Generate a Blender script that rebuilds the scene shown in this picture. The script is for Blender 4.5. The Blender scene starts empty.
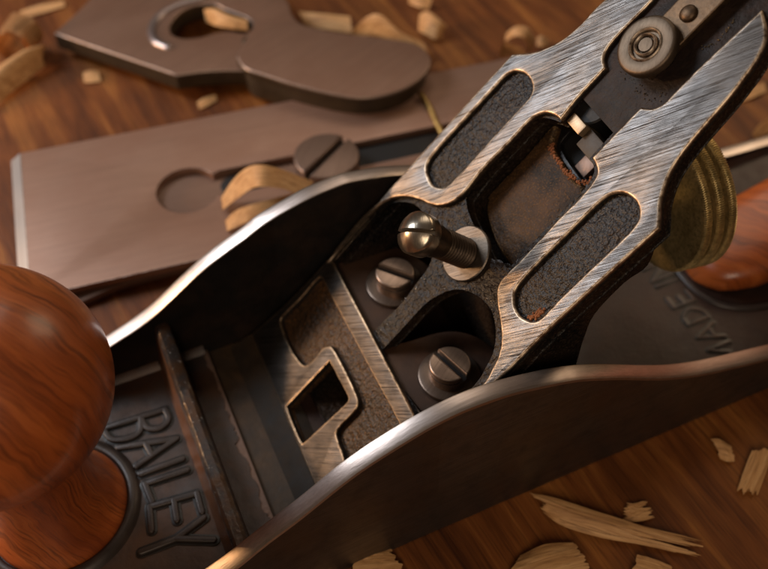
import bpy, bmesh, math, random
from mathutils import Vector, Matrix, noise as mnoise
random.seed(7)
S = 0.001                      # everything below is written in millimetres
scene = bpy.context.scene
col = scene.collection
r2h = math.sqrt(.5)

# ---------------------------------------------------------------- camera
CAM = Vector((-11.858, -99.362, 175.043))
YAW, PIT, ROL, FPX = -0.406, 0.89, -0.016, 935.176
PW, PH = 768, 569
cp, sp, cy, sy = math.cos(PIT), math.sin(PIT), math.cos(YAW), math.sin(YAW)
FWD = Vector((-sy*cp, cy*cp, -sp)); RT = Vector((cy, sy, 0)); UPV = RT.cross(FWD)
R2 = math.cos(ROL)*RT + math.sin(ROL)*UPV
U2 = -math.sin(ROL)*RT + math.cos(ROL)*UPV
cam_d = bpy.data.cameras.new('camera')
cam = bpy.data.objects.new('camera', cam_d); col.objects.link(cam)
cam.matrix_world = Matrix(((R2.x, U2.x, -FWD.x, CAM.x*S), (R2.y, U2.y, -FWD.y, CAM.y*S), (R2.z, U2.z, -FWD.z, CAM.z*S), (0, 0, 0, 1)))
cam_d.sensor_width = 36; cam_d.lens = FPX/PW*36
cam_d.clip_start = .005; cam_d.clip_end = 20
cam_d.dof.use_dof = True; cam_d.dof.focus_distance = .162; cam_d.dof.aperture_fstop = 16.5
scene.camera = cam

def hit(x, y, n, d):
    """measured point of the photograph -> place on the plane n.P = d (mm)"""
    v = FWD*FPX + (x-PW/2)*R2 - (y-PH/2)*U2
    return CAM + v*((d - n.dot(CAM))/n.dot(v))
def onZ(x, y, z): return hit(x, y, Vector((0, 0, 1)), z)
def onY(x, y, yy): return hit(x, y, Vector((0, 1, 0)), yy)
FX0, FZ0 = 27.705, 23.806
FN = Vector((-r2h, 0, r2h)); FS = Vector((r2h, 0, r2h)); FO = Vector((FX0, 0, FZ0))
def frog(s, y, off=0): return FO + FS*s + Vector((0, y, 0)) + FN*off
def toF(x, y, off=0):
    p = hit(x, y, FN, FN.dot(FO)+off) - FO
    return (p.dot(FS), p.y)

# ---------------------------------------------------------------- objects
def props(o, label=None, cat=None, group=None, kind=None):
    for k, v in (('label', label), ('category', cat), ('group', group), ('kind', kind)):
        if v: o[k] = v
    return o
def empty(name, loc, label, cat, group=None):
    o = bpy.data.objects.new(name, None); col.objects.link(o); o.location = Vector(loc)*S
    o.empty_display_size = .005
    return props(o, label, cat, group)
def root_of(o):
    while o.parent: o = o.parent
    return o
def link(name, bm_or_me, mats, parent=None, origin=None, smooth=35):
    if isinstance(bm_or_me, bmesh.types.BMesh):
        me = bpy.data.meshes.new(name); bm_or_me.to_mesh(me); bm_or_me.free()
    else: me = bm_or_me; me.name = name
    if parent is not None: org = root_of(parent).location/S
    else: org = Vector(origin) if origin else Vector((0, 0, 0))
    me.transform(Matrix.Scale(S, 4) @ Matrix.Translation(-org))
    for m in (mats if isinstance(mats, (list, tuple)) else [mats]): me.materials.append(m)
    for p in me.polygons: p.use_smooth = smooth > 0
    if smooth > 0: me.set_sharp_from_angle(angle=math.radians(smooth))
    o = bpy.data.objects.new(name, me); col.objects.link(o)
    if parent is not None: o.parent = parent
    else: o.location = org*S
    return o

def smooth_poly(pts, n=6, closed=True):
    """Catmull-Rom through the points; a third entry marks a sharp corner"""
    P = [Vector(p[:2]) for p in pts]; sharp = [len(p) > 2 for p in pts]; N = len(P); out = []
    rng = N if closed else N-1
    for i in range(rng):
        p1, p2 = P[i], P[(i+1) % N]
        p0 = P[i-1] if (not sharp[i] and (closed or i > 0)) else p1*2-p2
        p3 = P[(i+2) % N] if (not sharp[(i+1) % N] and (closed or i+2 < N)) else p2*2-p1
        if sharp[i] and sharp[(i+1) % N]: out.append(p1); continue
        for k in range(n):
            t = k/n
            out.append(.5*((2*p1)+(p2-p0)*t+(2*p0-5*p1+4*p2-p3)*t*t+(3*p1-p0-3*p2+p3)*t**3))
    if not closed: out.append(P[-1])
    return out

def plate(polys, w0, w1, bevel, fn, bres=2, edge_slot=1, side_slot=None):
    """outline with holes, extruded from w0 to w1 with rounded rims; fn(u, v, w) -> world mm"""
    cu = bpy.data.curves.new('t', 'CURVE'); cu.dimensions = '2D'; cu.fill_mode = 'BOTH'
    for poly in polys:
        sp_ = cu.splines.new('POLY'); sp_.points.add(len(poly)-1); sp_.use_cyclic_u = True
        for i, p in enumerate(poly): sp_.points[i].co = (p[0], p[1], 0, 1)
    h = abs(w1-w0)/2
    cu.extrude = max(h-bevel, .001); cu.bevel_depth = bevel; cu.bevel_resolution = bres; cu.offset = -bevel
    ob = bpy.data.objects.new('t', cu); col.objects.link(ob)
    dg = bpy.context.evaluated_depsgraph_get(); dg.update()
    me = bpy.data.meshes.new_from_object(ob.evaluated_get(dg))
    bpy.data.objects.remove(ob); bpy.data.curves.remove(cu)
    bm = bmesh.new(); bm.from_mesh(me); bpy.data.meshes.remove(me)
    bmesh.ops.remove_doubles(bm, verts=bm.verts, dist=1e-4)
    bm.normal_update()
    for f in bm.faces:
        f.material_index = edge_slot if (.1 < f.normal.z < .97) else 0
        if side_slot is not None and f.normal.z <= .1: f.material_index = side_slot
    mid = (w0+w1)/2
    for v in bm.verts: v.co = fn(v.co.x, v.co.y, v.co.z+mid)
    bmesh.ops.recalc_face_normals(bm, faces=bm.faces)
    return bm
def fn_frog(u, v, w): return frog(u, v, w)
def fn_flat(u, v, w): return Vector((u, v, w))
def merge(bm, other):
    me = bpy.data.meshes.new('t'); other.to_mesh(me); other.free(); bm.from_mesh(me); bpy.data.meshes.remove(me)
    return bm

def box(bm, lo, hi, fn=fn_flat, bev=0, mi=0):
    b = bmesh.new(); bmesh.ops.create_cube(b, size=1)
    for v in b.verts: v.co = Vector([lo[i]+(v.co[i]+.5)*(hi[i]-lo[i]) for i in range(3)])
    if bev: bmesh.ops.bevel(b, geom=b.edges[:], offset=bev, segments=2, affect='EDGES', profile=.6)
    for v in b.verts: v.co = fn(*v.co)
    bmesh.ops.recalc_face_normals(b, faces=b.faces)
    for f in b.faces: f.material_index = mi
    return merge(bm, b)

def lathe(bm, prof, base, axis, seg=64, mi=0, mod=None, cap=True):
    """profile [(r, h)] turned about axis through base"""
    ax = Vector(axis).normalized(); e1 = ax.orthogonal().normalized(); e2 = ax.cross(e1); base = Vector(base)
    rings = []
    for j, (r, h) in enumerate(prof):
        ring = []
        for i in range(seg):
            a = 2*math.pi*i/seg; rr = r
            if mod: rr = r + mod(j, i)
            ring.append(bm.verts.new(base+ax*h+(e1*math.cos(a)+e2*math.sin(a))*rr))
        rings.append(ring)
    for j in range(len(rings)-1):
        for i in range(seg):
            f = bm.faces.new((rings[j][i], rings[j][(i+1) % seg], rings[j+1][(i+1) % seg], rings[j+1][i])); f.material_index = mi
    if cap:
        for rg, flip in ((rings[0], True), (rings[-1], False)):
            f = bm.faces.new(rg[::-1] if flip else rg); f.material_index = mi
    return bm

def tube(bm, pts, rad, seg=10, flat=1.0, mi=0):
    """round bar along 3-D points with domed ends; flat squashes it vertically"""
    P = [Vector(p) for p in pts]; rings = []
    for i, p in enumerate(P):
        d = (P[min(i+1, len(P)-1)]-P[max(i-1, 0)]).normalized()
        u = Vector((0, 0, 1)); s_ = d.cross(u)
        s_ = s_.normalized() if s_.length > 1e-3 else Vector((1, 0, 0))
        u = s_.cross(d)
        rings.append((p, d, s_, u))
    full = []
    p, d, s_, u = rings[0]
    for k in (.97, .75, .4): full.append((p-d*rad*k, s_, u, rad*math.sqrt(1-k*k)))
    for (p, d, s_, u) in rings: full.append((p, s_, u, rad))
    p, d, s_, u = rings[-1]
    for k in (.4, .75, .97): full.append((p+d*rad*k, s_, u, rad*math.sqrt(1-k*k)))
    R = []
    for (p, s_, u, r) in full:
        R.append([bm.verts.new(p+s_*math.cos(a)*r+u*math.sin(a)*r*flat) for a in [2*math.pi*k/seg for k in range(seg)]])
    for j in range(len(R)-1):
        for i in range(seg):
            f = bm.faces.new((R[j][i], R[j][(i+1) % seg], R[j+1][(i+1) % seg], R[j+1][i])); f.material_index = mi
    bm.faces.new(R[0][::-1]); bm.faces.new(R[-1])
    return bm

# ---------------------------------------------------------------- materials
class N:
    def __init__(s, name):
        s.m = bpy.data.materials.new(name); s.m.use_nodes = True; s.t = s.m.node_tree; s.t.nodes.clear()
        s.out = s.n('ShaderNodeOutputMaterial'); s.b = s.n('ShaderNodeBsdfPrincipled')
        s.t.links.new(s.b.outputs[0], s.out.inputs[0])
        s.co = s.n('ShaderNodeTexCoord').outputs['Object']
        s.mm = s.vm('SCALE', s.co, scale=1000)      # object coordinates in millimetres
    def n(s, t): return s.t.nodes.new(t)
    def l(s, a, b):
        if isinstance(a, (int, float)): b.default_value = a
        elif isinstance(a, (tuple, list)): b.default_value = (*a, 1) if len(a) == 3 and b.type == 'RGBA' else a
        else: s.t.links.new(a, b)
    def vm(s, op, a, b=None, scale=None):
        k = s.n('ShaderNodeVectorMath'); k.operation = op; s.l(a, k.inputs[0])
        if b is not None: s.l(b, k.inputs[1])
        if scale is not None: k.inputs['Scale'].default_value = scale
        return k.outputs['Value'] if op in ('DOT_PRODUCT', 'LENGTH', 'DISTANCE') else k.outputs[0]
    def math(s, op, a, b=0., c=None, clamp=False):
        k = s.n('ShaderNodeMath'); k.operation = op; k.use_clamp = clamp; s.l(a, k.inputs[0]); s.l(b, k.inputs[1])
        if c is not None: s.l(c, k.inputs[2])
        return k.outputs[0]
    def frame(s, d1, d2, d3, k1, k2, k3):
        """coordinates along three directions, each with its own scale"""
        c = s.n('ShaderNodeCombineXYZ')
        for i, (d, k) in enumerate(((d1, k1), (d2, k2), (d3, k3))):
            s.l(s.vm('DOT_PRODUCT', s.mm, tuple(Vector(d)*k)), c.inputs[i])
        return c.outputs[0]
    def noise(s, vec, scale=1., detail=4., rough=.55, dist=0.):
        k = s.n('ShaderNodeTexNoise'); s.l(vec, k.inputs['Vector']); k.inputs['Scale'].default_value = scale
        k.inputs['Detail'].default_value = detail; k.inputs['Roughness'].default_value = rough; k.inputs['Distortion'].default_value = dist
        return k.outputs['Fac']
    def vor(s, vec, scale=1., feat='F1'):
        k = s.n('ShaderNodeTexVoronoi'); s.l(vec, k.inputs['Vector']); k.inputs['Scale'].default_value = scale; k.feature = feat
        return k.outputs['Distance']
    def ramp(s, f, stops, interp='LINEAR'):
        k = s.n('ShaderNodeValToRGB'); s.l(f, k.inputs[0]); cr = k.color_ramp; cr.interpolation = interp
        while len(cr.elements) < len(stops): cr.elements.new(.5)
        for e, (p, c) in zip(cr.elements, stops):
            e.position = p; e.color = (*c, 1) if isinstance(c, tuple) else (c, c, c, 1)
        return k.outputs[0]
    def mix(s, f, a, b, mode='MIX'):
        k = s.n('ShaderNodeMix'); k.data_type = 'RGBA'; k.blend_type = mode
        s.l(f, k.inputs[0]); s.l(a, k.inputs[6]); s.l(b, k.inputs[7]); return k.outputs[2]
    def bump(s, h, dist, strength=1., prev=None):
        k = s.n('ShaderNodeBump'); s.l(h, k.inputs['Height']); k.inputs['Distance'].default_value = dist*S; k.inputs['Strength'].default_value = strength
        if prev is not None: s.l(prev, k.inputs['Normal'])
        return k.outputs[0]
    def set(s, **kw):
        nm = dict(base='Base Color', rough='Roughness', metal='Metallic', normal='Normal', coat='Coat Weight', coatr='Coat Roughness',
                  ior='IOR', spec='Specular IOR Level', aniso='Anisotropic', sub='Subsurface Weight', sheen='Sheen Weight')
        for k, v in kw.items(): s.l(v, s.b.inputs[nm[k]])
        return s.m

def mat_machined(name, tint=(1, 1, 1), d_scr=(.87*r2h, -.5, .87*r2h), nrm=tuple(FN), warm=.5, rough=.33, base=.5, scr=1., wear_glow=0.):
    a = N(name); d1 = Vector(d_scr).normalized(); d3 = Vector(nrm); d2 = d3.cross(d1).normalized(); d1 = d2.cross(d3).normalized()
    T = lambda k: (k*base*tint[0], k*base*.97*tint[1], k*base*.95*tint[2])
    s1 = a.noise(a.frame(d1, d2, d3, .04, 4.6, .6), 1., 4, .6, 0.)      # broad brushing
    s2 = a.noise(a.frame(d1, d2, d3, .07, 9.5, .8), 1., 3, .6)           # fine brushing
    s3 = a.noise(a.frame(d1, d2, d3, .05, 5.6, .8), 1., 2, .6, 0.)      # deep single scratches
    s3b = a.noise(a.mm, .16, 3, .6)
    big = a.noise(a.mm, .07, 3, .5); tar = a.noise(a.mm, .22, 5, .65)
    c = a.ramp(s1, [(.34, T(.8)), (.5, T(1.)), (.66, T(1.2))])
    c = a.mix(a.math('MULTIPLY', a.ramp(s2, [(.36, 1.), (.5, 0.)]), .45*scr), c, T(.45))
    deep = a.math('MULTIPLY', a.ramp(s3, [(.405, 1.), (.43, 0.)]), a.ramp(s3b, [(.36, .2), (.56, 1.)]))
    c = a.mix(a.math('MULTIPLY', deep, .95*scr), c, (.03, .022, .018))
    c = a.mix(a.math('MULTIPLY', a.ramp(big, [(.42, 0.), (.66, 1.)]), warm), c, (base*1.05, base*.72, base*.46))
    c = a.mix(a.math('MULTIPLY', a.ramp(tar, [(.48, 0.), (.7, 1.)]), .5), c, T(.38))
    if wear_glow:  # lighter band along edges: part wear, part edge glow painted into the colour
        bv = a.n('ShaderNodeBevel'); bv.samples = 6; bv.inputs['Radius'].default_value = 1.3*S
        geo = a.n('ShaderNodeNewGeometry'); dt = a.vm('DOT_PRODUCT', bv.outputs[0], geo.outputs['True Normal'])
        e = a.math('MULTIPLY', a.ramp(dt, [(.72, 1.), (.985, 0.)]), a.ramp(a.noise(a.mm, .5, 4, .65), [(.32, .25), (.58, 1.)]))
        c = a.mix(a.math('MULTIPLY', e, wear_glow), c, (min(1, base*3.2), base*2.45, base*1.7))
    h = a.math('SUBTRACT', a.math('ADD', s1, a.math('MULTIPLY', s2, .6)), a.math('MULTIPLY', deep, .5))
    r = a.math('ADD', a.math('MULTIPLY', tar, .2), rough-.08)
    return a.set(base=c, metal=.93, rough=r, normal=a.bump(h, .07*scr, .8))

def mat_edge(name, c=(.68, .53, .38), rough=.36):
    a = N(name); n1 = a.noise(a.mm, .55, 6, .75)
    cc = a.mix(a.ramp(n1, [(.40, 0.), (.58, 1.)]), (c[0]*.26, c[1]*.22, c[2]*.2), c)
    return a.set(base=cc, metal=.95, rough=a.math('ADD', a.math('MULTIPLY', n1, .25), rough-.08), normal=a.bump(n1, .08, .6))

def mat_japan(name, base=(.018, .015, .013), fleck=(.20, .115, .04), amt=.6, scale=1.6, bump=.18, rough=.36, brown=.4, spec=.25):
    a = N(name)
    lump = a.noise(a.mm, scale, 1.5, .5); fine = a.noise(a.mm, scale*2.7, 3, .6); big = a.noise(a.mm, .11, 3, .5)
    c = a.mix(a.math('MULTIPLY', a.ramp(big, [(.38, 0.), (.65, 1.)]), brown), base, (.085, .042, .018))
    c = a.mix(a.math('MULTIPLY', a.ramp(fine, [(.54, 0.), (.62, 1.)]), amt), c, fleck)
    h = a.math('ADD', lump, a.math('MULTIPLY', fine, .35))
    return a.set(base=c, rough=a.math('ADD', a.math('MULTIPLY', fine, .3), rough-.16), normal=a.bump(h, bump*3, 1.), metal=.0, spec=spec)

def mat_iron(name, base=(.052, .038, .033), rough=.3, brown=(.10, .045, .016), bump=.1, metal=.25, brow=.5, bscale=.07, spec=.5):
    a = N(name)
    big = a.noise(a.mm, bscale, 4, .6, .5); fine = a.noise(a.mm, 1.2, 4, .6); mid = a.noise(a.mm, .35, 4, .6)
    c = a.mix(a.math('MULTIPLY', a.ramp(big, [(.42, 0.), (.62, 1.)]), brow), base, brown)
    c = a.mix(a.ramp(mid, [(.3, .45), (.6, 0.)]), c, tuple(x*.5 for x in base))
    return a.set(base=c, metal=metal, spec=spec, rough=a.math('ADD', a.math('MULTIPLY', mid, .3), rough-.12), normal=a.bump(a.math('ADD', fine, a.math('MULTIPLY', mid, 1.2)), bump*.6, .8))

def mat_blade(name, ang=-.132, base=(.36, .215, .155), rough=.45, metal=.45):
    a = N(name); d1 = Vector((math.cos(ang), math.sin(ang), 0)); d2 = Vector((-d1.y, d1.x, 0))
    s1 = a.noise(a.frame(d1, d2, (0, 0, 1), .05, 2.2, 1), 1., 4, .65, .2); big = a.noise(a.mm, .05, 4, .6)
    c = a.mix(a.ramp(s1, [(.35, .55), (.6, 0.)]), base, tuple(x*.62 for x in base))
    c = a.mix(a.math('MULTIPLY', a.ramp(big, [(.4, 0.), (.65, 1.)]), .6), c, (base[0]*.75, base[1]*.66, base[2]*.6))
    return a.set(base=c, metal=metal, rough=a.math('ADD', a.math('MULTIPLY', big, .2), rough-.1), normal=a.bump(s1, .06, .5))

def mat_wood(name, d_grain, dark, mid, light, k=1., rough=.42, coat=0., bumpd=.12, nrm=(0, 0, 1)):
    a = N(name); d1 = Vector(d_grain).normalized(); d3 = Vector(nrm).normalized(); d2 = d3.cross(d1).normalized()
    warp = a.noise(a.frame(d1, d2, d3, .008*k, .03*k, .03*k), 1., 3, .5)
    f = a.frame(d1, d2, d3, .012*k, .16*k, .16*k)
    comb = a.n('ShaderNodeCombineXYZ'); a.l(a.math('MULTIPLY', warp, 3.), comb.inputs[1])
    f = a.vm('ADD', f, comb.outputs[0])
    g1 = a.noise(f, 1., 5, .62, .6)
    g2 = a.noise(a.frame(d1, d2, d3, .05*k, 1.3*k, 1.3*k), 1., 4, .65, .3)
    g3 = a.noise(a.frame(d1, d2, d3, .12*k, 4.2*k, 4.2*k), 1., 2, .6)
    c = a.ramp(g1, [(.3, dark), (.5, mid), (.7, light)])
    c = a.mix(a.ramp(g2, [(.36, .42), (.5, 0.)]), c, dark)
    c = a.mix(a.math('MULTIPLY', a.ramp(g3, [(.34, 1.), (.44, 0.)]), .5), c, tuple(x*.45 for x in dark))
    blot = a.noise(a.mm, .035*k, 3, .6)
    c = a.mix(a.ramp(blot, [(.35, .4), (.6, 0.)]), c, tuple(x*.7 for x in dark))
    nn = a.bump(a.math('ADD', g3, a.math('MULTIPLY', g2, .7)), bumpd, .6)
    return a.set(base=c, rough=a.math('ADD', a.math('MULTIPLY', g2, .3), rough-.13), normal=nn, coat=coat, coatr=.22, spec=.28)

grain = Vector((-.09, 1, 0)).normalized()
M_table = mat_wood('table_wood', grain, (.055, .015, .004), (.20, .062, .014), (.37, .14, .032), k=.85, rough=.5)
M_knob = None
def mat_rosewood(name, e=(.8, .6, .12)):
    a = N(name)
    e = Vector(e).normalized(); z = Vector((-.15, 0, 1)); z = (z-e*z.dot(e)).normalized(); t = e.cross(z)
    w1 = a.noise(a.mm, .035, 3, .5); w2 = a.noise(a.mm, .11, 3, .5)
    comb = a.n('ShaderNodeCombineXYZ'); a.l(a.math('ADD', a.math('MULTIPLY', w1, 4.), a.math('MULTIPLY', w2, .9)), comb.inputs[0])
    def lay(k, kt, kz, wk=1.): return a.vm('ADD', a.frame(e, t, z, k, kt, kz), a.vm('SCALE', comb.outputs[0], scale=wk))
    g1 = a.noise(lay(.28, .018, .012), 1., 5, .6, .2)
    g2 = a.noise(lay(1.1, .03, .022, 3.2), 1., 4, .55, .15)
    g3 = a.noise(lay(3.4, .16, .12, 7.), 1., 3, .6)
    c = a.ramp(g1, [(.3, (.21, .043, .010)), (.5, (.36, .083, .017)), (.68, (.50, .135, .030))])
    c = a.mix(a.ramp(g2, [(.33, .55), (.38, .3), (.45, 0.)]), c, (.030, .008, .004))
    c = a.mix(a.math('MULTIPLY', a.ramp(g3, [(.34, 1.), (.5, 0.)]), .5), c, (.06, .015, .006))
    return a.set(base=c, rough=a.math('ADD', a.math('MULTIPLY', g3, .2), .27), normal=a.bump(g3, .05, .5), coat=.3, coatr=.18)
M_rose = mat_rosewood('rosewood')

def mat_shaving(name, ang):
    a = N(name); d1 = Vector((math.cos(ang), math.sin(ang), .1)); d2 = Vector((-math.sin(ang), math.cos(ang), 0)); d3 = Vector((0, 0, 1))
    g = a.noise(a.frame(d1, d2, d3, .06, 1.6, .6), 1., 4, .65, .2); f = a.noise(a.frame(d1, d2, d3, .2, 5., 1.), 1., 3, .6)
    c = a.ramp(g, [(.3, (.38, .18, .065)), (.5, (.60, .32, .125)), (.7, (.74, .44, .20))])
    c = a.mix(a.ramp(f, [(.32, .6), (.45, 0.)]), c, (.17, .075, .028))
    return a.set(base=c, rough=.62, normal=a.bump(a.math('ADD', g, f), .16, .7), sub=0.)
M_shav = [mat_shaving('pale_shaving_wood_%d' % i, a_) for i, a_ in enumerate((-.35, .9, 0., 1.4, -.9, .5))]

M_face = mat_machined('brushed_frog_face', tint=(1, .97, .96), warm=.4, base=.165, rough=.31, wear_glow=.95)
M_face2 = mat_machined('brushed_foot_face', tint=(.8, .74, .7), d_scr=(.87*r2h, -.7, .87*r2h), warm=.3, base=.125, rough=.44, wear_glow=.8)
M_edge = mat_edge('worn_bright_edge')
M_rim = mat_edge('worn_recess_rim', (.62, .46, .30), .34)
M_jap = mat_japan('pitted_japanning', base=(.007, .0065, .007), amt=.22, scale=1.0, bump=.14, rough=.30, brown=.15)
M_jap_brown = mat_japan('brown_worn_japanning', base=(.03, .019, .012), fleck=(.34, .14, .035), amt=.4, scale=1.0, bump=.14, rough=.32, brown=.5)
M_cast = mat_japan('dark_cast_iron', base=(.006, .0055, .0055), fleck=(.14, .10, .07), amt=.18, scale=.8, bump=.13, rough=.30, brown=.2, spec=.16)
M_pocket = mat_japan('tarnished_pocket_iron', base=(.016, .011, .008), fleck=(.20, .10, .035), amt=.45, scale=1.1, bump=.07, rough=.5, brown=.9, spec=.15)
M_bed = mat_iron('japanned_bed', base=(.058, .044, .040), rough=.36, brown=(.085, .034, .012), bump=.08, brow=.7)
M_inner = mat_iron('black_japanned_wall', base=(.008, .006, .005), rough=.62, brown=(.03, .014, .007), bump=.12, brow=.5, metal=0., spec=.25)
M_side = mat_machined('dull_ground_side', tint=(1, .92, .84), d_scr=(1, 0, .06), nrm=(0, -1, 0), warm=.5, rough=.42, base=.165, scr=.5)
M_top = mat_blade('ground_wall_top', ang=.05, base=(.58, .50, .46), rough=.36, metal=.95)
M_pocket_dark = mat_iron('shaded_pocket_floor', base=(.010, .008, .007), rough=.35, brown=(.03, .015, .007), bump=.2, brow=.5)
M_pocket_edge = mat_japan('brown_pocket_edge', base=(.07, .045, .024), fleck=(.36, .22, .09), amt=.6, scale=1.2, bump=.2, rough=.42, brown=.6)  # rounded panel edge, a lighter brown than the panel
M_shelf = mat_iron('brown_frog_seat', base=(.060, .032, .022), rough=.5, brown=(.11, .05, .022), bump=.1, brow=.5, metal=.3)
M_screw = mat_blade('screw_steel', ang=.6, base=(.36, .26, .20), rough=.36, metal=.85)
M_screw2 = mat_blade('dark_screw_steel', ang=.6, base=(.20, .15, .12), rough=.38, metal=.85)
M_nickel = mat_blade('polished_lever_screw', ang=1.2, base=(.50, .43, .34), rough=.28, metal=.98)
M_blade = mat_blade('tarnished_blade_steel')
M_bevel = mat_blade('ground_bevel_steel', ang=1.44, base=(.62, .63, .66), rough=.38, metal=.95)
M_capiron = mat_blade('cap_iron_steel', base=(.25, .155, .115), rough=.45, metal=.5)
M_bscrew = mat_blade('cap_iron_screw_steel', ang=.9, base=(.22, .145, .11), rough=.42, metal=.6)
M_lever = mat_blade('tarnished_lever_cap', ang=.4, base=(.25, .145, .10), rough=.46, metal=.45)
M_leveredge = mat_blade('pale_lever_arris', ang=.2, base=(.34, .25, .20), rough=.4, metal=.7)  # arris in a lighter colour than the plate top
M_levside = mat_iron('dark_lever_cap_side', base=(.050, .034, .021), rough=.5, brown=(.075, .048, .024), bump=.1, metal=.3)
M_brass = None
def mat_brass(name, base=(.80, .62, .30), dark=(.46, .35, .16), rough=.4):
    a = N(name); b_ = a.noise(a.mm, .25, 5, .7); f = a.noise(a.mm, 1.6, 3, .6)
    c = a.mix(a.ramp(b_, [(.38, 1.), (.66, 0.)]), base, dark)
    c = a.mix(a.ramp(f, [(.36, .5), (.5, 0.)]), c, tuple(x*.5 for x in dark))
    return a.set(base=c, metal=.85, rough=a.math('ADD', a.math('MULTIPLY', f, .25), rough-.1), normal=a.bump(f, .05, .6))
M_brass = mat_brass('aged_brass')
M_levbar = mat_brass('aged_lateral_lever', (.15, .095, .055), (.08, .05, .03), .46)
M_ring = mat_edge('worn_ring_steel', (.42, .34, .26), .4)
M_roller = mat_blade('worn_roller_steel', ang=.8, base=(.125, .093, .066), rough=.48, metal=.9)
M_black = mat_iron('black_iron_gap_shade', base=(.006, .005, .005), rough=.6, brown=(.012, .007, .005), metal=0.)  # black for dark iron, and to paint shade in gaps and slots
M_outline = mat_iron('black_letter_outline', base=(.007, .006, .005), rough=.3, brown=(.02, .011, .006), bump=.08, metal=0., brow=.4)  # wider black outline laid under the raised letters
M_chip = mat_edge('chipped_bare_metal', (.6, .55, .5), .35)

# ---------------------------------------------------------------- tabletop
bm = bmesh.new(); box(bm, (-900, -500, -30), (1000, 1300, 0))
props(link('tabletop', bm, M_table, smooth=0), kind='structure')

# ---------------------------------------------------------------- the hand plane
plane = empty('hand_plane', (45, 0, 0), 'iron bench plane without its blade, with round rosewood knob and brass wheel', 'hand plane')

def prof(pts, x):
    for (a, za), (b, zb) in zip(pts, pts[1:]):
        if x <= b:
            t = (x-a)/(b-a); t = t if t > 0 else 0
            return za+(zb-za)*t
    return pts[-1][1]
near_pts = [(-85, 4.6), (-60, 6), (-45, 8.5), (-30, 12.5), (-19, 16.3), (-12, 19.8), (-4.6, 24.9), (3, 30.0), (11, 35.9), (20, 40.3), (29, 42.9), (37, 43), (46, 41), (53, 38.6), (58.8, 35.6), (65, 31.8), (71.2, 27.8), (78, 23.8), (85, 20.6), (94, 17.6), (103, 15.0), (115, 11.5), (125, 9.6), (141, 8), (156, 6.8), (176, 4.8)]
far_pts = [(-85, 4.6), (-60, 6), (-45, 8.5), (-30, 12), (-19, 16.1), (-9.7, 20.4), (2.6, 29.4), (12.5, 34.7), (17.1, 37.2), (26, 40), (33, 41), (37, 40.8), (46, 38.8), (58, 34), (71, 26.5), (85, 18.8), (103, 13.4), (125, 9.4), (141, 7.4), (156, 6.2), (176, 4.6)]
def wall_bm(pts, y_in, y_out):
    bm = bmesh.new(); sm = [p for p in smooth_poly(pts, 8, closed=False)]
    sgn = 1 if y_out > y_in else -1
    cols = []
    for p in sm:
        x, z = p.x, p.y
        w = mnoise.noise(Vector((x*.13, y_out, 3)))*.12
        y_o = y_out + w*sgn; b = .55
        pr_ = [(y_in, 1.2), (y_in, z-.5*b), (y_in+sgn*.16*b, z-.12*b), (y_in+sgn*b*.6, z), (y_o-sgn*b*1.3, z-.02), (y_o-sgn*b*.35, z-.3*b), (y_o, z-b*1.1), (y_o, .35), (y_o-sgn*.3, 0), (y_in, 0)]
        cols.append([bm.verts.new((x, y_, z_)) for y_, z_ in pr_])
    K = len(cols[0])
    mi_of = {0: 1, 1: 3, 2: 3, 3: 2, 4: 3, 5: 3, 6: 0, 7: 0, 8: 0, 9: 1}
    for a, b in zip(cols, cols[1:]):
        for k in range(K):
            f = bm.faces.new((a[k], a[(k+1) % K], b[(k+1) % K], b[k])); f.material_index = mi_of[k]
    bm.faces.new(cols[0]); bm.faces.new(cols[-1][::-1])
    bmesh.ops.recalc_face_normals(bm, faces=bm.faces)
    return bm
M_walledge = mat_blade('worn_wall_edge', ang=0., base=(.50, .42, .36), rough=.34, metal=.95)
body_bm = wall_bm(near_pts, -27.5, -31)
merge(body_bm, wall_bm(far_pts, 27.5, 31))
body = link('body', body_bm, [M_side, M_inner, M_top, M_walledge], plane, smooth=24)

# bed: toe plate, sunken mouth floor, heel plate (one casting with the walls, own look)
def sheet(x0, x1, y0, y1, z0, z1, nx, ny, amp=.06, sk=None):
    bm = bmesh.new(); g = []
    for i in range(nx+1):
        row = []
        for j in range(ny+1):
            x = x0+(x1-x0)*i/nx; y = y0+(y1-y0)*j/ny
            if sk: x += sk(i/nx, y)
            row.append(bm.verts.new((x, y, z1+amp*mnoise.noise(Vector((x*.3, y*.3, 0))))))
        g.append(row)
    for i in range(nx):
        for j in range(ny): bm.faces.new((g[i][j], g[i+1][j], g[i+1][j+1], g[i][j+1]))
    # skirts
    rim = [g[i][0] for i in range(nx+1)]+[g[nx][j] for j in range(1, ny+1)]+[g[i][ny] for i in range(nx-1, -1, -1)]+[g[0][j] for j in range(ny-1, 0, -1)]
    low = [bm.verts.new((v.co.x, v.co.y, z0)) for v in rim]
    for k in range(len(rim)):
        k2 = (k+1) % len(rim); bm.faces.new((rim[k2], rim[k], low[k], low[k2]))
    bm.faces.new(low)
    bmesh.ops.recalc_face_normals(bm, faces=bm.faces)
    return bm
chipedge = lambda t, y: (0 if t < .999 else (-.3 - 1.8*max(0, mnoise.noise(Vector((y*.35, 1.3, 0)))+.1) - 1.0*abs(mnoise.noise(Vector((y*1.1, 4, 0))))))
bed_bm = sheet(-84, -1.0, -27.6, 27.6, 1, 4.0, 60, 110, .05, chipedge)
toe_bed = link('toe_bed', bed_bm, M_bed, plane, smooth=40)
bm = bmesh.new(); box(bm, (-3.0, -27.4, .3), (14, 27.4, 2.6), mi=0); box(bm, (-3.6, -27.3, 2.6), (-.75, 27.3, 3.75), mi=1, bev=.15)
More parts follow.
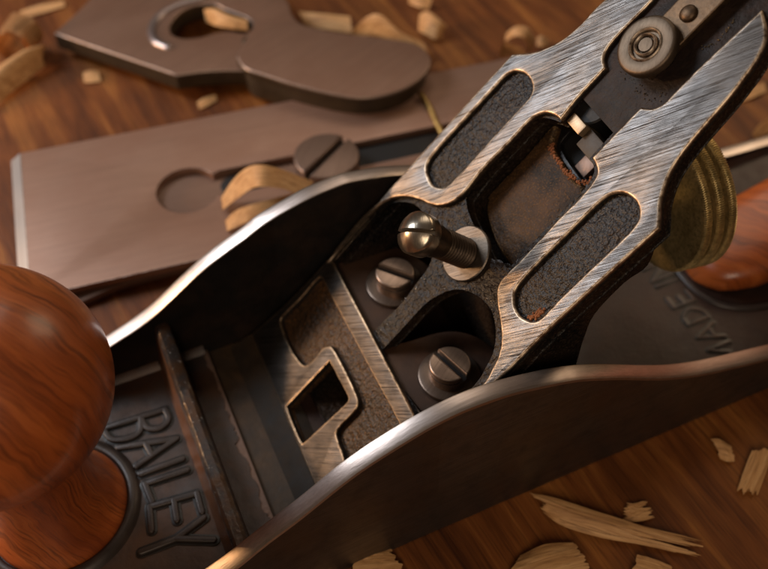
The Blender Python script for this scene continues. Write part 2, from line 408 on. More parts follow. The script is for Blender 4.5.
link('mouth_floor', bm, [mat_iron('bare_brown_mouth_iron', base=(.045, .028, .017), rough=.5, brown=(.085, .045, .02), bump=.15, metal=.2, brow=.7, bscale=.15), mat_iron('chipped_primer_edge', base=(.22, .14, .11), rough=.5, brown=(.26, .15, .10), bump=.3, metal=.3)], plane)
heel_bm = sheet(12, 172, -27.6, 27.6, 1, 4.0, 90, 40, .08)
heel_bed = link('heel_bed', heel_bm, mat_iron('heel_japanning', base=(.034, .018, .014), rough=.42, brown=(.05, .022, .013), bump=.12, brow=.6), plane, smooth=40)

# fillets where bed meets the walls
for sg in (1, -1):
    for (xa, xb) in ((-84, -11.6), (-6.5, -1.4), (70, 172)):
        bm = bmesh.new()
        v = [bm.verts.new(p) for p in ((xa, sg*27.6, 3.9), (xa, sg*26.2, 4.02), (xa, sg*27.0, 4.7), (xa, sg*27.6, 5.8), (xb, sg*27.6, 3.9), (xb, sg*26.2, 4.02), (xb, sg*27.0, 4.7), (xb, sg*27.6, 5.8))]
        for q in ((0, 1, 5, 4), (1, 2, 6, 5), (2, 3, 7, 6), (0, 3, 2, 1), (4, 5, 6, 7)): bm.faces.new([v[i] for i in q])
        bmesh.ops.recalc_face_normals(bm, faces=bm.faces)
        link('bed_fillet', bm, M_bed, plane)

# cross rib in front of the mouth
bm = bmesh.new(); cols = []
NY = 120
for j in range(NY+1):
    y = -27.5+55*j/NY
    e = max(0, (y-12)/15.5); zt = 11.4+6.2*e*e*(3-2*e)
    w = mnoise.noise(Vector((y*.5, 7, 0)))*.22
    xl, xr = -9.9+w*.5, -6.9+w*.6
    pr_ = [(-11.7, 3.8), (-11.2, 5), (xl-.25, zt-1.6), (xl+.05, zt-.5), (xl+.6, zt+.05*w), (xr-.9, zt+.02), (xr-.15, zt-.5), (xr+.15, zt-1.6), (-6.7, 5), (-6.2, 3.8)]
    cols.append([bm.verts.new((a_, y, b_)) for a_, b_ in pr_])
for a_, b_ in zip(cols, cols[1:]):
    for k in range(9):
        f = bm.faces.new((a_[k], b_[k], b_[k+1], a_[k+1])); f.material_index = 1 if k <= 1 else (2 if k >= 7 else 0)
bm.faces.new(cols[0]); bm.faces.new(cols[-1])
bmesh.ops.recalc_face_normals(bm, faces=bm.faces)
def mat_rib():
    a = N('worn_rib'); n1 = a.noise(a.mm, 1.1, 5, .7); n2 = a.noise(a.mm, .09, 2); n3 = a.noise(a.mm, .3, 4, .6)
    c = a.mix(a.ramp(n3, [(.4, 0.), (.6, 1.)]), (.045, .038, .037), (.075, .038, .02))
    chips = a.math('MULTIPLY', a.ramp(n1, [(.63, 0.), (.67, 1.)]), a.ramp(n2, [(.45, 0.), (.55, 1.)]))
    c = a.mix(chips, c, (.6, .55, .5))
    return a.set(base=c, metal=.3, rough=.3, normal=a.bump(a.math('SUBTRACT', n3, a.math('MULTIPLY', chips, .5)), .3, .9))
link('cross_rib', bm, [mat_rib(), mat_iron('warm_lit_rib_face', base=(.13, .05, .018), rough=.45, brown=(.06, .03, .018), bump=.12, metal=.2), mat_iron('brown_rib_back', base=(.05, .024, .014), rough=.4, brown=(.09, .04, .018), bump=.15, metal=.2)], plane)  # toe-side face coloured orange to paint the warm light falling on it

# raised lettering
def ribbon(bm, lst, hw, z0, z1, bev):
    for k, st in enumerate(lst):
        P = smooth_poly(st, 5, closed=False) if len(st) > 2 else [Vector(p[:2]) for p in st]
        L, Rr = [], []
        for i, p in enumerate(P):
            d = (P[min(i+1, len(P)-1)]-P[max(i-1, 0)]).normalized(); nrm = Vector((-d.y, d.x))
            L.append(p+nrm*hw); Rr.append(p-nrm*hw)
        def capp(c, a, b):
            v = a-c; out = []
            for q in range(1, 8):
                t = math.pi*q/8; out.append(c+Vector((v.x*math.cos(t)+v.y*math.sin(t), -v.x*math.sin(t)+v.y*math.cos(t))))
            return out
        poly = L+capp(P[-1], L[-1], Rr[-1])+Rr[::-1]+capp(P[0], Rr[0], L[0])
        merge(bm, plate([poly], z0, z1+.012*k, bev, fn_flat, 3, 0))
def strokes(bm, lst, rad, flat, z, closed_n=5):
    for st in lst:
        pts = smooth_poly(st, 5, closed=False)
        tube(bm, [(p[0], p[1], z) for p in pts], rad, 12, flat)
bail = [[(104, 428), (165, 409)], [(165, 409, 1), (168.5, 419), (161, 427), (148, 428), (141, 418)], [(141, 418), (140, 431), (128, 438), (112, 439), (104, 430)],
        [(118, 447.5), (177, 438)], [(177, 438), (136, 466)], [(146, 444), (152, 455)],
        [(183, 458.4), (140, 473.8)], [(187.5, 469.6), (145, 483.5)], [(145, 483.5), (152, 501.7)],
        [(197, 493), (149.6, 506.5)], [(149.6, 506.5), (151.5, 530)], [(174, 500.5), (177, 520)], [(197, 493), (202, 512)],
        [(141, 552), (176, 538.6)], [(176, 538.6), (204, 517.5)], [(176, 538.6), (214, 539.6)]]
bm = bmesh.new()
BL = [[(onZ(p[0], p[1], 4.5).x, onZ(p[0], p[1], 4.5).y)+tuple(p[2:]) for p in st] for st in bail]
ribbon(bm, BL, .62, 3.6, 4.66, .28)
gm = bmesh.new(); ribbon(gm, BL, 1.12, 3.7, 4.06, .02)
link('lettering_outline', gm, M_outline, toe_bed, smooth=60)
M_letter = mat_iron('glossy_raised_letters', base=(.038, .029, .026), rough=.36, brown=(.05, .024, .012), bump=.05, brow=.4)
link('lettering', bm, M_letter, toe_bed, smooth=60)
G = {'M': (1.0, [[(0, 0), (0, 1)], [(0, 1), (.5, .25)], [(.5, .25), (1, 1)], [(1, 1), (1, 0)]]),
     'A': (.85, [[(0, 0), (.5, 1)], [(.5, 1), (1, 0)], [(.2, .36), (.8, .36)]]),
     'D': (.75, [[(0, 0), (0, 1)], [(0, 1, 1), (.6, .95), (1, .5), (.6, .05), (0, 0, 1)]]),
     'E': (.6, [[(0, 0), (0, 1)], [(0, 1), (1, 1)], [(0, .5), (.8, .5)], [(0, 0), (1, 0)]]),
     'I': (.0, [[(0, 0), (0, 1)]]), 'N': (.8, [[(0, 0), (0, 1)], [(0, 1), (1, 0)], [(1, 0), (1, 1)]])}
bm = bmesh.new(); gm = bmesh.new(); yy = -24.0; ch = 5.6
for c in 'MADE IN':
    if c == ' ': yy += 2.2; continue
    w, sts = G[c]; w *= 4.9
    ribbon(bm, [[(106.3-p[1]*ch, yy+p[0]*w)+tuple(p[2:]) for p in st] for st in sts], .38, 3.7, 4.3, .18)
    ribbon(gm, [[(106.3-p[1]*ch, yy+p[0]*w)+tuple(p[2:]) for p in st] for st in sts], .8, 3.7, 4.09, .02)
    yy += w+1.75
link('lettering', bm, M_bed, heel_bed, smooth=60)
link('lettering_outline', gm, M_outline, heel_bed, smooth=60)

# ring boss around the knob, and around the handle toe
KX, KY = -38.8, 2.3
bm = bmesh.new(); lathe(bm, [(13.5, 3.8), (13.6, 4.9), (14.0, 5.15), (14.9, 5.1), (15.6, 4.5), (16.2, 3.9)], (KX, KY, 0), (0, 0, 1), 96, cap=False)
link('knob_seat_ring', bm, M_letter, plane, smooth=60)

# knob
bm = bmesh.new()
kp = [(11, 4.1), (13.1, 4.2), (13.35, 5.0), (12.9, 6.2), (11.8, 8.0), (10.9, 10.5), (10.2, 13.5), (9.7, 17), (9.5, 21), (9.5, 25), (9.7, 28.5), (10.3, 31.6), (11.6, 34.4)] + [(19.95*math.sqrt(max(0, 1-((z_-51)/19.95)**2)), z_) for z_ in (37.0, 39.5, 42.5, 46, 50, 54, 58, 61.5, 64.5, 67, 68.8, 70.0)] + [(5.2, 70.3), (4.6, 70.3), (4.4, 69.6)]
sm = smooth_poly(kp, 3, closed=False)
lathe(bm, [(p.x, p.y) for p in sm], (KX, KY, 0), (0, 0, 1), 128)
def lean(bm):      # the knob sits a touch out of true
    for v in bm.verts: k = max(0, v.co.z-4)/47; v.co.y -= 2.3*k; v.co.x += .8*k
lean(bm)
knob = link('knob', bm, M_rose, plane, smooth=60)
bm = bmesh.new(); lathe(bm, [(4.2, 69.3), (4.2, 70.5), (3.7, 71.1), (2, 71.5), (.4, 71.6)], (KX, KY, 0), (0, 0, 1), 48)
b = bmesh.new(); box(b, (-3.8, -.5, 71.2), (3.8, .5, 71.7)); bmesh.ops.translate(b, verts=b.verts, vec=(KX, KY, 0)); merge(bm, b)
lean(bm)
link('knob_nut', bm, M_brass, knob)

# rear handle, toe in view
bm = bmesh.new(); cols = []
for (x, w, z0, z1) in ((109.6, 3.0, 4.05, 7.5), (110.3, 5.8, 4.05, 9.5), (112, 8.2, 4.05, 11.0), (115, 9.8, 4.05, 12.0), (120, 11.2, 4.05, 13.4), (128, 11.4, 4.05, 15.0), (136, 11.4, 4.05, 18), (142, 11.4, 4.05, 27), (148, 11.0, 4.05, 50), (152, 11, 4.05, 66), (160, 11, 4.05, 78), (168, 10, 4.05, 82)):
    ring = []
    for k in range(28):
        a_ = 2*math.pi*k/28; c_, s_ = math.cos(a_), math.sin(a_)
        e = .62
        yv = w*math.copysign(abs(c_)**e, c_); zv = (z0+z1)/2+(z1-z0)/2*math.copysign(abs(s_)**e, s_)
        ring.append(bm.verts.new((x+(zv-z0)*.12, yv+.8, zv)))
    cols.append(ring)
for a_, b_ in zip(cols, cols[1:]):
    for k in range(28): bm.faces.new((a_[k], a_[(k+1) % 28], b_[(k+1) % 28], b_[k]))
bm.faces.new(cols[0][::-1]); bm.faces.new(cols[-1])
link('rear_handle', bm, M_rose, plane, smooth=60)
bm = bmesh.new(); ring = [(108.0, 0.8), (108.6, -5), (111.5, -10), (118, -13.6), (130, -15), (150, -15)]
ring = [(x, y) for x, y in ring[::-1]]+[(x, 1.6-y) for x, y in ring[1:]]
tube(bm, [(p.x, p.y, 4.0) for p in smooth_poly(ring, 6, closed=False)], 1.0, 12, .7)
link('handle_seat_rim', bm, M_letter, plane, smooth=60)

# ---------------------------------------------------------------- frog
def F(pts, off=0):
    out = []
    for p in pts:
        u, v = toF(p[0], p[1], off); out.append((u, v)+tuple(p[2:]))
    return out
left_outer = [(325.4, 262.7, 1), (360, 222.6), (396, 181), (439, 133), (475, 93.5), (511.6, 53.7, 1), (531.7, 52.0), (547, 47), (563.5, 38), (580.5, 23.5), (603.3, 0)]
right_inner_top = [(761.9, 8.4, 1), (734.5, 33.7), (700.7, 65.3), (677.6, 88.5), (665, 101.5), (656, 107), (648, 108), (640.7, 106.5, 1), (616, 132), (591.6, 157.3, 1), (595.9, 166.4), (596.3, 173.5), (590.6, 184), (578, 199), (557, 220), (522, 258), (507, 272.7), (500, 281), (496.5, 290), (496.4, 300), (498, 313.7), (500.7, 332.7), (499, 351.7), (492.7, 366.4), (480, 386.4)]
right_outer = [(497, 381), (532.7, 345), (558, 320), (600, 281.5), (658.6, 228.4, 1), (659.8, 215), (660.5, 201), (669, 174.5), (684, 150.6), (703, 127.4), (728, 98.5), (746, 75), (757, 59), (765, 42), (766, 27.4), (761.9, 8.4, 1)]
left_inner = [(652, 0), (620, 33), (608.5, 46.4), (603.5, 57), (605.4, 67.5, 1), (578, 97), (560, 119.5, 1), (555, 115.8), (548.5, 113), (540, 113.7), (529.6, 120), (512.7, 138), (483, 168.5), (464.4, 191.6), (451.7, 202), (441, 205.7), (430.6, 204.7), (418, 199.4), (403.2, 196.5), (390.6, 198.6), (378, 205.3), (361, 221), (340, 246.4), (329, 261.5)]
LO = F(left_outer); LI = F(left_inner)
lw = LO + [(86, 14.2), (90.5, 8.9, 1)] + [(84, 9.6)] + LI
RO = F(right_outer); RI = F(right_inner_top)
rw = [(0, -24, 1)] + RO[:-1] + RI + [(6, -22.6), (0, -22.7, 1)]
def oval(pts): return smooth_poly(F(pts), 6)
recL = oval([(426.2, 169), (430, 158), (445, 140), (470, 113), (495, 86), (505, 75.5), (516, 70.8), (526, 74.5), (531.7, 84.3), (530, 95), (520, 107), (495, 134), (470, 162), (455, 178), (447, 185.5), (440, 187.4), (431, 183)])
recR = oval([(513.8, 299), (516, 288), (530, 271), (560, 241), (590, 211), (603, 199), (612, 194), (621, 192.8), (630, 196), (637, 204), (638.8, 215), (634, 226), (620, 241), (590, 269), (560, 298), (548, 311), (541, 318), (533, 321.5), (522, 317.5), (515.5, 309)])
wingL, wingR = smooth_poly(lw, 5), smooth_poly(rw, 5)
# lower machined foot with the ridge
foot_out = [(0, 24, 1), (-8, 24.1), (-16, 24.6), (-25.8, 26.0, 1), (-26.2, 6), (-26.4, -24.5, 1), (-14, -24.3), (0.4, -24.1, 1), (1.2, -24, 1), (1.6, 22.6, 1)]
foot_out = smooth_poly([foot_out[0]]+foot_out[1:], 3)
frec = F([(321, 280, 1), (332.7, 298), (347.3, 325.5, 1), (398, 422.7, 1)])
u_r = frec[-1][0]
frec = smooth_poly([(-2.7, 21.6)]+[(-2.7, 15), (-2.6, 0), (-2.5, -21.5), (-4, -22.2), (-17, -22.2)] + F([(341, 450), (338, 441.7), (336, 433), (341, 425), (353.8, 412), (357.6, 404), (356, 395), (345.4, 372), (332.7, 349), (328, 346.2), (322, 349), (311.7, 361.6), (305, 365.4), (299, 361.6), (290.6, 349), (283, 331), (280.5, 321), (284, 315), (300, 299), (313, 283.5), (317, 280.2)]), 4)
fhole = smooth_poly(F([(329.3, 361.2, 1), (338, 378), (347.3, 396), (347.5, 400.5), (343, 406), (306, 440.5), (302.5, 442.5), (299.5, 439.5), (291, 420), (286.3, 406.5, 1)]), 3)

bm = plate([wingL, recL], -1.5, 0, .42, fn_frog)
b2 = plate([wingR, recR], -1.5, 0, .42, fn_frog); merge(bm, b2)
casting = None
# hole outlines of the dark casting under the face
holeA = smooth_poly(F([(331, 262, 1), (345, 246), (362, 227), (379, 209), (391, 202), (403, 200), (416, 203), (425, 213), (428, 226), (429, 243), (433, 258), (427.5, 271), (418, 284), (403, 304), (385, 322), (368.5, 340, 1)], -1.2), 4)
holeB = smooth_poly(F([(376.5, 354, 1), (398, 331), (424, 303), (440, 292.6), (452.6, 288), (465, 288.4), (478, 293.7), (488.5, 303), (495, 315), (497.5, 333), (495, 352), (488, 367), (476, 386)], -1.2) + [(6, -22.3, 1), (2.2, -22.4, 1)], 4)
pocket = smooth_poly(F([(560.5, 120, 1), (552, 117), (541, 116), (531, 122), (514, 140), (485, 171), (466.5, 195), (465, 204), (468, 216), (478, 238), (486, 254), (492, 261), (500, 262), (508, 269.5), (523, 256), (557, 219), (578, 198.5), (590.5, 183.5), (596, 172), (595, 163), (592, 158, 1), (617, 131, 1), (601, 112), (582, 95, 1)], -1.2), 4)
cast_out = [(0.5, 23.6, 1)]+[(u-.35, v-.25)+tuple(r) for (u, v, *r) in LO[1:]] + [(88, 14.4), (90.4, 11)] + [(93, 6), (93, 0), (93, -6)] + [(90.4, -9, 1)] + [(u-.15, v+.15)+tuple(r) for (u, v, *r) in RO[::-1][1:]] + [(0.5, -23.6, 1)]
cast_out = smooth_poly(cast_out, 5)
cb = plate([cast_out, holeA, holeB, pocket], -4.0, -1.2, .35, fn_frog)
# walls of the pocket
big = [( (p[0]-43)*1.05+43, p[1]*1.06) for p in pocket]
merge(cb, plate([big, pocket], -9.6, -3.6, .1, fn_frog))
# side cheeks, seat shelf and rear web
def fn_side(y0):
    return lambda u, v, w: Vector((u, w+y0, v))
for y0 in (-22.9, 22.9):
    q = smooth_poly([(13.5, 4.05, 1), (59.6, 4.05, 1), (59.6, 30), (59.8, 38), (60.8, 44.7), (65.4, 50.8), (69.5, 53.5), (69.8, 61.2, 1), (14, 6.1, 1)], 4)
    merge(cb, plate([q], -.75, .75, .3, fn_side(y0)))
box(cb, (52, -17.2, 4.1), (54, 17.2, 34)); box(cb, (16, -21.5, 4.05), (27.5, 21.5, 6.5))
casting = link('frog', cb, [M_cast, M_cast], plane, smooth=40)
face_o = link('brushed_face', bm, [M_face, M_edge], casting, smooth=40)
ft = plate([foot_out, frec, fhole], -1.5, 0, .22, fn_frog)
link('brushed_foot', ft, [M_face2, M_rim], casting, smooth=40)
# floor of the foot recess + foot underside; oval recess floors
def recess_floor(name, outline, off, mat, grow=1.0, holes=()):
    cx = sum(p[0] for p in outline)/len(outline); cy_ = sum(p[1] for p in outline)/len(outline)
    return link(name, plate([[((p[0]-cx)*grow+cx, (p[1]-cy_)*grow+cy_) for p in outline]]+list(holes), off-1.4, off, .05, fn_frog, edge_slot=0), mat, casting, smooth=30)
recess_floor('recess_floor', recL, -1.05, M_jap, 1.03)
recess_floor('recess_floor', recR, -1.05, M_jap, 1.03)
foot_floor = smooth_poly([(-.6, 23.2, 1), (-25, 24.6, 1), (-25.6, -23.6, 1), (-.6, -23.2, 1)], 2)
recess_floor('foot_recess_floor', foot_floor, -1.3, M_jap_brown, 1.0, [fhole])
# dark foot front, under the mouth edge
bm = bmesh.new()
e0 = [frog(-26.0, 26.2, -.15), frog(-26.6, -24.7, -.15)]
v = [bm.verts.new(p) for p in (e0[0], e0[1], (4.6, -25.0, 2.62), (4.2, 26.6, 2.62), frog(-24, -24.6, -3.6), frog(-24, 24.6, -3.6))]
bm.faces.new((v[0], v[1], v[2], v[3])); bm.faces.new((v[2], v[1], v[4])); bm.faces.new((v[0], v[3], v[5])); bm.faces.new((v[3], v[2], v[4], v[5])); bm.faces.new((v[1], v[0], v[5], v[4]))
bmesh.ops.recalc_face_normals(bm, faces=bm.faces)
link('foot_front', bm, mat_iron('grey_foot_front', base=(.026, .019, .014), rough=.6, brown=(.04, .024, .013), bump=.1, metal=0., brow=.8, bscale=.15, spec=.15), casting, smooth=0)
# seat shelf under the two screws
b = bmesh.new()
shelfA = smooth_poly([(28.4, 23.4, 1), (43.2, 22.7, 1), (47, 16), (47.5, 11), (45, 6.5), (39.5, 4.6), (28.4, -.6, 1)], 4)
shelfB = smooth_poly([(28.4, -.4, 1), (35, -1.4), (41.8, -2.0), (46, -3.8), (49, -7.4), (50.3, -12), (49.5, -18), (46, -23.2, 1), (28.4, -23.4, 1)], 4)
b = plate([shelfA], 19, 23, .3, fn_flat, edge_slot=0); merge(b, plate([shelfB], 18.99, 22.97, .3, fn_flat, edge_slot=0))
link('screw_shelf', b, M_shelf, casting)
bm = bmesh.new()     # ragged paint edge behind the ridge
# pocket floor with the yoke slot
pf_slot = smooth_poly(F([(556, 146), (561, 133), (569, 128), (582, 138), (597, 158), (598, 172), (593, 180), (585, 182), (576, 176)], -6.3), 3)
pfl = [((p[0]-43)*1.05+43, p[1]*1.06) for p in pocket]
link('pocket_floor', plate([pfl, pf_slot], -9.4, -8.0, .1, fn_frog, edge_slot=0), M_pocket_dark, casting)  # black floor paints the shade of the deep drop round the panel
inner = smooth_poly(F([(487, 201), (489, 193), (523, 157), (548, 128), (553, 124), (556, 127), (552, 140), (554, 150), (572, 178), (583, 186), (578, 204), (557, 227), (524, 262), (514, 268), (507, 262), (494, 240), (486, 214)], -6.2), 3)
link('pocket_panel', plate([inner], -9.0, -6.2, .9, fn_frog, 4, 1), [M_pocket, M_pocket_edge], casting, smooth=60)
# rust crumbs round the slot
def crumbs(path, n, size, spread, off, seed):
    rnd = random.Random(seed); bm = bmesh.new()
    for _ in range(n):
        i = rnd.random()*(len(path)-1); k = int(i); t = i-k; p = Vector(path[k])*(1-t)+Vector(path[min(k+1, len(path)-1)])*t
        u, v = toF(p[0]+rnd.gauss(0, spread), p[1]+rnd.gauss(0, spread), off)
        b = bmesh.new(); bmesh.ops.create_icosphere(b, subdivisions=1, radius=size*rnd.uniform(.35, 1))
        c0 = frog(u, v, off)
        for w in b.verts: w.co = c0 + w.co*rnd.uniform(.7, 1.3)
        merge(bm, b)
    return bm
M_rust = mat_iron('orange_rust', base=(.22, .07, .02), rough=.7, brown=(.35, .12, .03), bump=.4, metal=0., bscale=.8)
link('rust_crust', crumbs([(553, 143), (550, 150), (557, 160), (566, 172), (576, 181), (588, 184), (594, 178)], 130, .36, 1.4, -6.3, 3), M_rust, casting, smooth=0)
link('rust_crust', crumbs([(531, 318), (538, 314), (543, 309)], 60, .35, 1.5, -1.0, 5), M_rust, casting, smooth=0)
link('paint_flakes', crumbs([(427, 274), (403, 304), (372, 340)], 14, .16, 1.2, -1.2, 8), M_chip, casting, smooth=0)
link('paint_flakes', crumbs([(440, 291), (455, 286), (470, 288), (484, 296), (492, 305)], 16, .14, 2.2, -1.2, 9), M_chip, casting, smooth=0)
# yoke end that shows in the slot, and the pale lever plate behind it
bm = bmesh.new()
c = toF(576, 123.5, -1.6)
b = bmesh.new(); box(b, (c[0]-1.0, c[1]-2.0, -9), (c[0]+1.1, c[1]+2.0, -1.6), fn_frog, .2); merge(bm, b)
b2 = bmesh.new(); box(b2, (c[0]-2.6, c[1]-9, -8.5), (c[0]+1.2, c[1]-2.05, -3.0), fn_frog, .3); link('yoke_arm', b2, M_levside, plane)
box(b3 := bmesh.new(), (50, -6.5, -12.5), (66, 9.0, -10.6), fn_frog); link('slot_backing', b3, M_black, casting)  # black box added behind the slot so the hole stays dark
link('adjusting_yoke', bm, mat_blade('yoke_steel', base=(.42, .30, .19), rough=.42, metal=.75), plane)
c2 = toF(584, 165, -9)
bm = bmesh.new(); box(bm, (c2[0]-1.5, c2[1]-1.9, -10.5), (c2[0]+1.6, c2[1]+1.4, -9), fn_frog, .2)
link('yoke_tongue', bm, M_bscrew, plane)
c3 = toF(592, 100, -3)
bm = bmesh.new(); lathe(bm, [(4.4, -9), (4.5, -3.2), (4.2, -2.9), (.5, -2.8)], frog(c3[0], c3[1], 0), FN, 48)
link('pivot_boss', bm, M_black, casting)

# upper channel floor between the wings
chan = [(61.7, 9), (92, 9.8), (95, 8), (95, -8), (92, -9.8), (61.7, -9)]
link('channel_floor', plate([chan], -3.2, -1.05, .05, fn_frog, edge_slot=0), mat_iron('mauve_channel_iron', base=(.014, .009, .007), rough=.5, brown=(.045, .024, .016), bump=.3, metal=0., bscale=.2, spec=.2), casting)
link('channel_dirt', crumbs([(622, 68), (640, 92), (650, 100), (662, 94)], 40, .13, 2.6, -.9, 11), mat_iron('dark_greasy_dirt', base=(.05, .034, .022), rough=.6, brown=(.2, .13, .06), bump=.3, bscale=1.), casting, smooth=0)
link('channel_dirt', crumbs([(702, 48), (716, 42), (727, 30), (735, 18)], 60, .12, .8, -.9, 12), mat_brass('dull_brass_dirt', (.25, .17, .08), (.05, .035, .02), .5), casting, smooth=0)

# lateral lever with its roller and rivet
lat = smooth_poly([(72, 3.1), (74, 3.4), (84, 3.4), (100, 3.6), (112, 4.5), (112, -4.5), (100, -3.6), (84, -3.4), (74, -3.4), (72, -3.1)], 4)
lever = link('lateral_lever', plate([lat], .2, 1.7, .25, fn_frog), [M_levbar, M_levbar], plane)
rc = frog(75.5, .3, 0)
bm = bmesh.new()
lathe(bm, [(4.9, 1.7), (5.25, 1.9), (5.3, 3.1), (5.1, 3.5), (4.7, 3.62), (3.1, 3.62), (2.75, 3.5), (2.5, 3.05), (2.1, 3.05), (1.6, 3.05), (1.35, 3.1), (1.2, 3.6), (.3, 3.65)], rc, FN, 80)
link('roller', bm, M_roller, lever, smooth=50)
bm = bmesh.new(); lathe(bm, [(1.5, 3.3), (1.6, 3.8), (1.8, 3.92), (2.0, 3.8), (2.1, 3.3)], rc, FN, 64, cap=False)
link('roller_ring', bm, M_ring, lever, smooth=60)
bm = bmesh.new(); lathe(bm, [(2.55, 3.3), (2.6, 3.75), (2.8, 3.86), (3.0, 3.72), (3.1, 3.5)], rc, FN, 64, cap=False)
link('roller_ring', bm, M_ring, lever, smooth=60)
bm = bmesh.new(); rv = frog(83.4, -.3, 0); lathe(bm, [(1.5, 1.6), (1.5, 2.0), (1.25, 2.35), (.7, 2.55), (.1, 2.6)], rv, FN, 40)
link('rivet', bm, M_levbar, lever, smooth=60)
# stud under the roller, dark
bm = bmesh.new(); lathe(bm, [(3.4, -1.2), (3.4, 1.75)], rc, FN, 40); link('pivot_stud', bm, M_cast, casting)

# frog screws with washers
def slotted(r, h, axis, base, slot_dir, sw, sd, seg=64, bev=.35, dome=0.):
    """screw head: a disc cut by a straight slot (two halves over a floor)"""
    ax = Vector(axis).normalized(); sd1 = Vector(slot_dir); sd1 = (sd1-ax*sd1.dot(ax)).normalized(); sd2 = ax.cross(sd1); base = Vector(base)
    bm = bmesh.new()
    def fn(u, v, w):
        rr = min(1, (u*u+v*v)/(r*r)); return base+sd1*u+sd2*v+ax*(w+(dome*(1-rr) if w > h-sd-.01 else 0))
    circ = lambda rr, n: [(rr*math.cos(2*math.pi*k/n), rr*math.sin(2*math.pi*k/n)) for k in range(n)]
    b0 = plate([circ(r, seg)], 0, h-sd+.01, .02, fn, edge_slot=0)
    b0.normal_update()
    for f in b0.faces:
        if f.normal.dot(ax) > .8: f.material_index = 1  # slot floor coloured black to paint the shade inside the slot
    merge(bm, b0)
    for sg in (1, -1):
        a0 = math.asin(sw/2/r); n = 40
        pts = [(r*math.cos(a_), sg*r*math.sin(a_)) for a_ in [a0+(math.pi-2*a0)*k/n for k in range(n+1)]]
        if dome:
            # concentric grid so that the dome has vertices
            for q in range(10):
                t0, t1 = q/10, (q+1)/10
                def P(p, t, w): return fn(p[0]*1.0*(1) if t >= 1 else p[0]*(.02+.98*t), sg*sw/2+(p[1]-sg*sw/2)*(.0+t), w)
                ra = [bm.verts.new(P(p, t0, h)) for p in pts]; rb = [bm.verts.new(P(p, t1, h)) for p in pts]
                for k in range(n):
                    try: bm.faces.new((ra[k], ra[k+1], rb[k+1], rb[k]))
                    except ValueError: pass
            wa = [bm.verts.new(fn(p[0], p[1], h)) for p in pts]; wb = [bm.verts.new(fn(p[0], p[1], h-sd-.02)-ax*.3) for p in pts]
            for k in range(n): bm.faces.new((wa[k], wa[k+1], wb[k+1], wb[k]))
            K = 16
            xs = [-r*math.cos(a0)+2*r*math.cos(a0)*k/K for k in range(K+1)]
            ta = [bm.verts.new(fn(x_, sg*sw/2, h)) for x_ in xs]; tb = [bm.verts.new(base+sd1*x_+sd2*sg*sw/2+ax*(h-sd-.1)) for x_ in xs]
            for k in range(K): bm.faces.new((ta[k], ta[k+1], tb[k+1], tb[k]))
        else:
            merge(bm, plate([pts], h-sd, h, bev, fn, edge_slot=0))
    bmesh.ops.remove_doubles(bm, verts=bm.verts, dist=.003)
    bmesh.ops.recalc_face_normals(bm, faces=bm.faces)
    return bm
for sx, sy_, ang, lb in ((38.7, 12.5, -.86, None), (38.9, -12.4, -1.276, None)):
    h = link('frog_screw', slotted(4.0, 3.7, (0, 0, 1), (sx, sy_, 23.9), (math.cos(ang), math.sin(ang), 0), 1.15, 1.6), [M_screw, M_black], plane, smooth=40)
    bm = bmesh.new(); lathe(bm, [(3, 22.9), (6.0, 22.92), (6.1, 23.3), (5.95, 23.8), (5.7, 23.95), (3, 23.95)], (sx, sy_, 0), (0, 0, 1), 72)
    link('washer', bm, M_screw2, h, smooth=40)

# lever cap screw standing out of the face
sb = frog(27.3, -.4, 0)
bm = bmesh.new(); lathe(bm, [(2.0, -1.3), (5.3, -1.25), (5.4, -.5), (5.2, -.3), (2, -.28)], sb, FN, 72)
link('screw_boss', bm, mat_machined('turned_boss', tint=(.95, .85, .75), warm=.7, base=.15, scr=.4, rough=.42), casting, smooth=40)
slotd = Vector((1, .35, .5))
head = slotted(3.95, 2.6, FN, sb+FN*12.0, hit(438, 236, FN, FN.dot(FO)+14)-hit(397, 237, FN, FN.dot(FO)+14), .75, .9, dome=1.9)
lsc = link('lever_cap_screw', head, [M_nickel, M_black], plane, smooth=50)
bm = bmesh.new()
pr_ = [(2.9, 12.0), (3.1, 11.6), (3.1, 9.4), (2.9, 9.2)]
z = 9.2; lathe(bm, [(3.1, 12.05), (3.15, 9.0), (2.85, 8.6), (2.85, 7.4)], sb, FN, 48)
thr = []
for k in range(12):
    z0 = 7.4-k*.78; thr += [(2.45, z0), (2.95, z0-.3), (2.95, z0-.45), (2.45, z0-.7)]
lathe(bm, thr, sb, FN, 48)
link('threaded_shank', bm, mat_iron('dark_thread_steel', base=(.09, .065, .05), rough=.3, brown=(.14, .09, .05), bump=.05, metal=.85), lsc, smooth=30)

# brass adjusting wheel
WX, WZ, WR = 90.6, 38.4, 15.9
bm = bmesh.new(); NS = 880
prof_w = [(2.5, -.1), (10.0, 0), (13.2, 0.0), (14.6, .1)]; knur = set()
for k in range(3):
    h0 = .2+k*2.7
    for (dr, dh) in ((-3.0, -.05), (-.6, .0), (-.12, .2), (0, .45), (0, 1.25), (-.12, 1.5), (-.6, 1.72), (-3.0, 1.8), (-3.0, 2.63)):
        if dr > -.5: knur.add(len(prof_w))
        prof_w.append((WR+dr-(2-k)*.25, h0+dh))
prof_w += [(12, 8.3), (2.5, 8.4)]
lathe(bm, prof_w, (WX, 0, WZ), (1, 0, -.05), NS, mod=lambda j, i: (.15 if i % 4 in (1, 2) else -.15) if j in knur else 0)
whl = link('adjusting_wheel', bm, M_brass, plane, smooth=24)
bm = bmesh.new(); lathe(bm, [(2.4, -26), (2.4, 8.2), (3.6, 8.4), (3.6, 13), (3.2, 13.4)], (WX, 0, WZ), (1, 0, -.05), 40)
link('wheel_stud', bm, M_brass, whl)

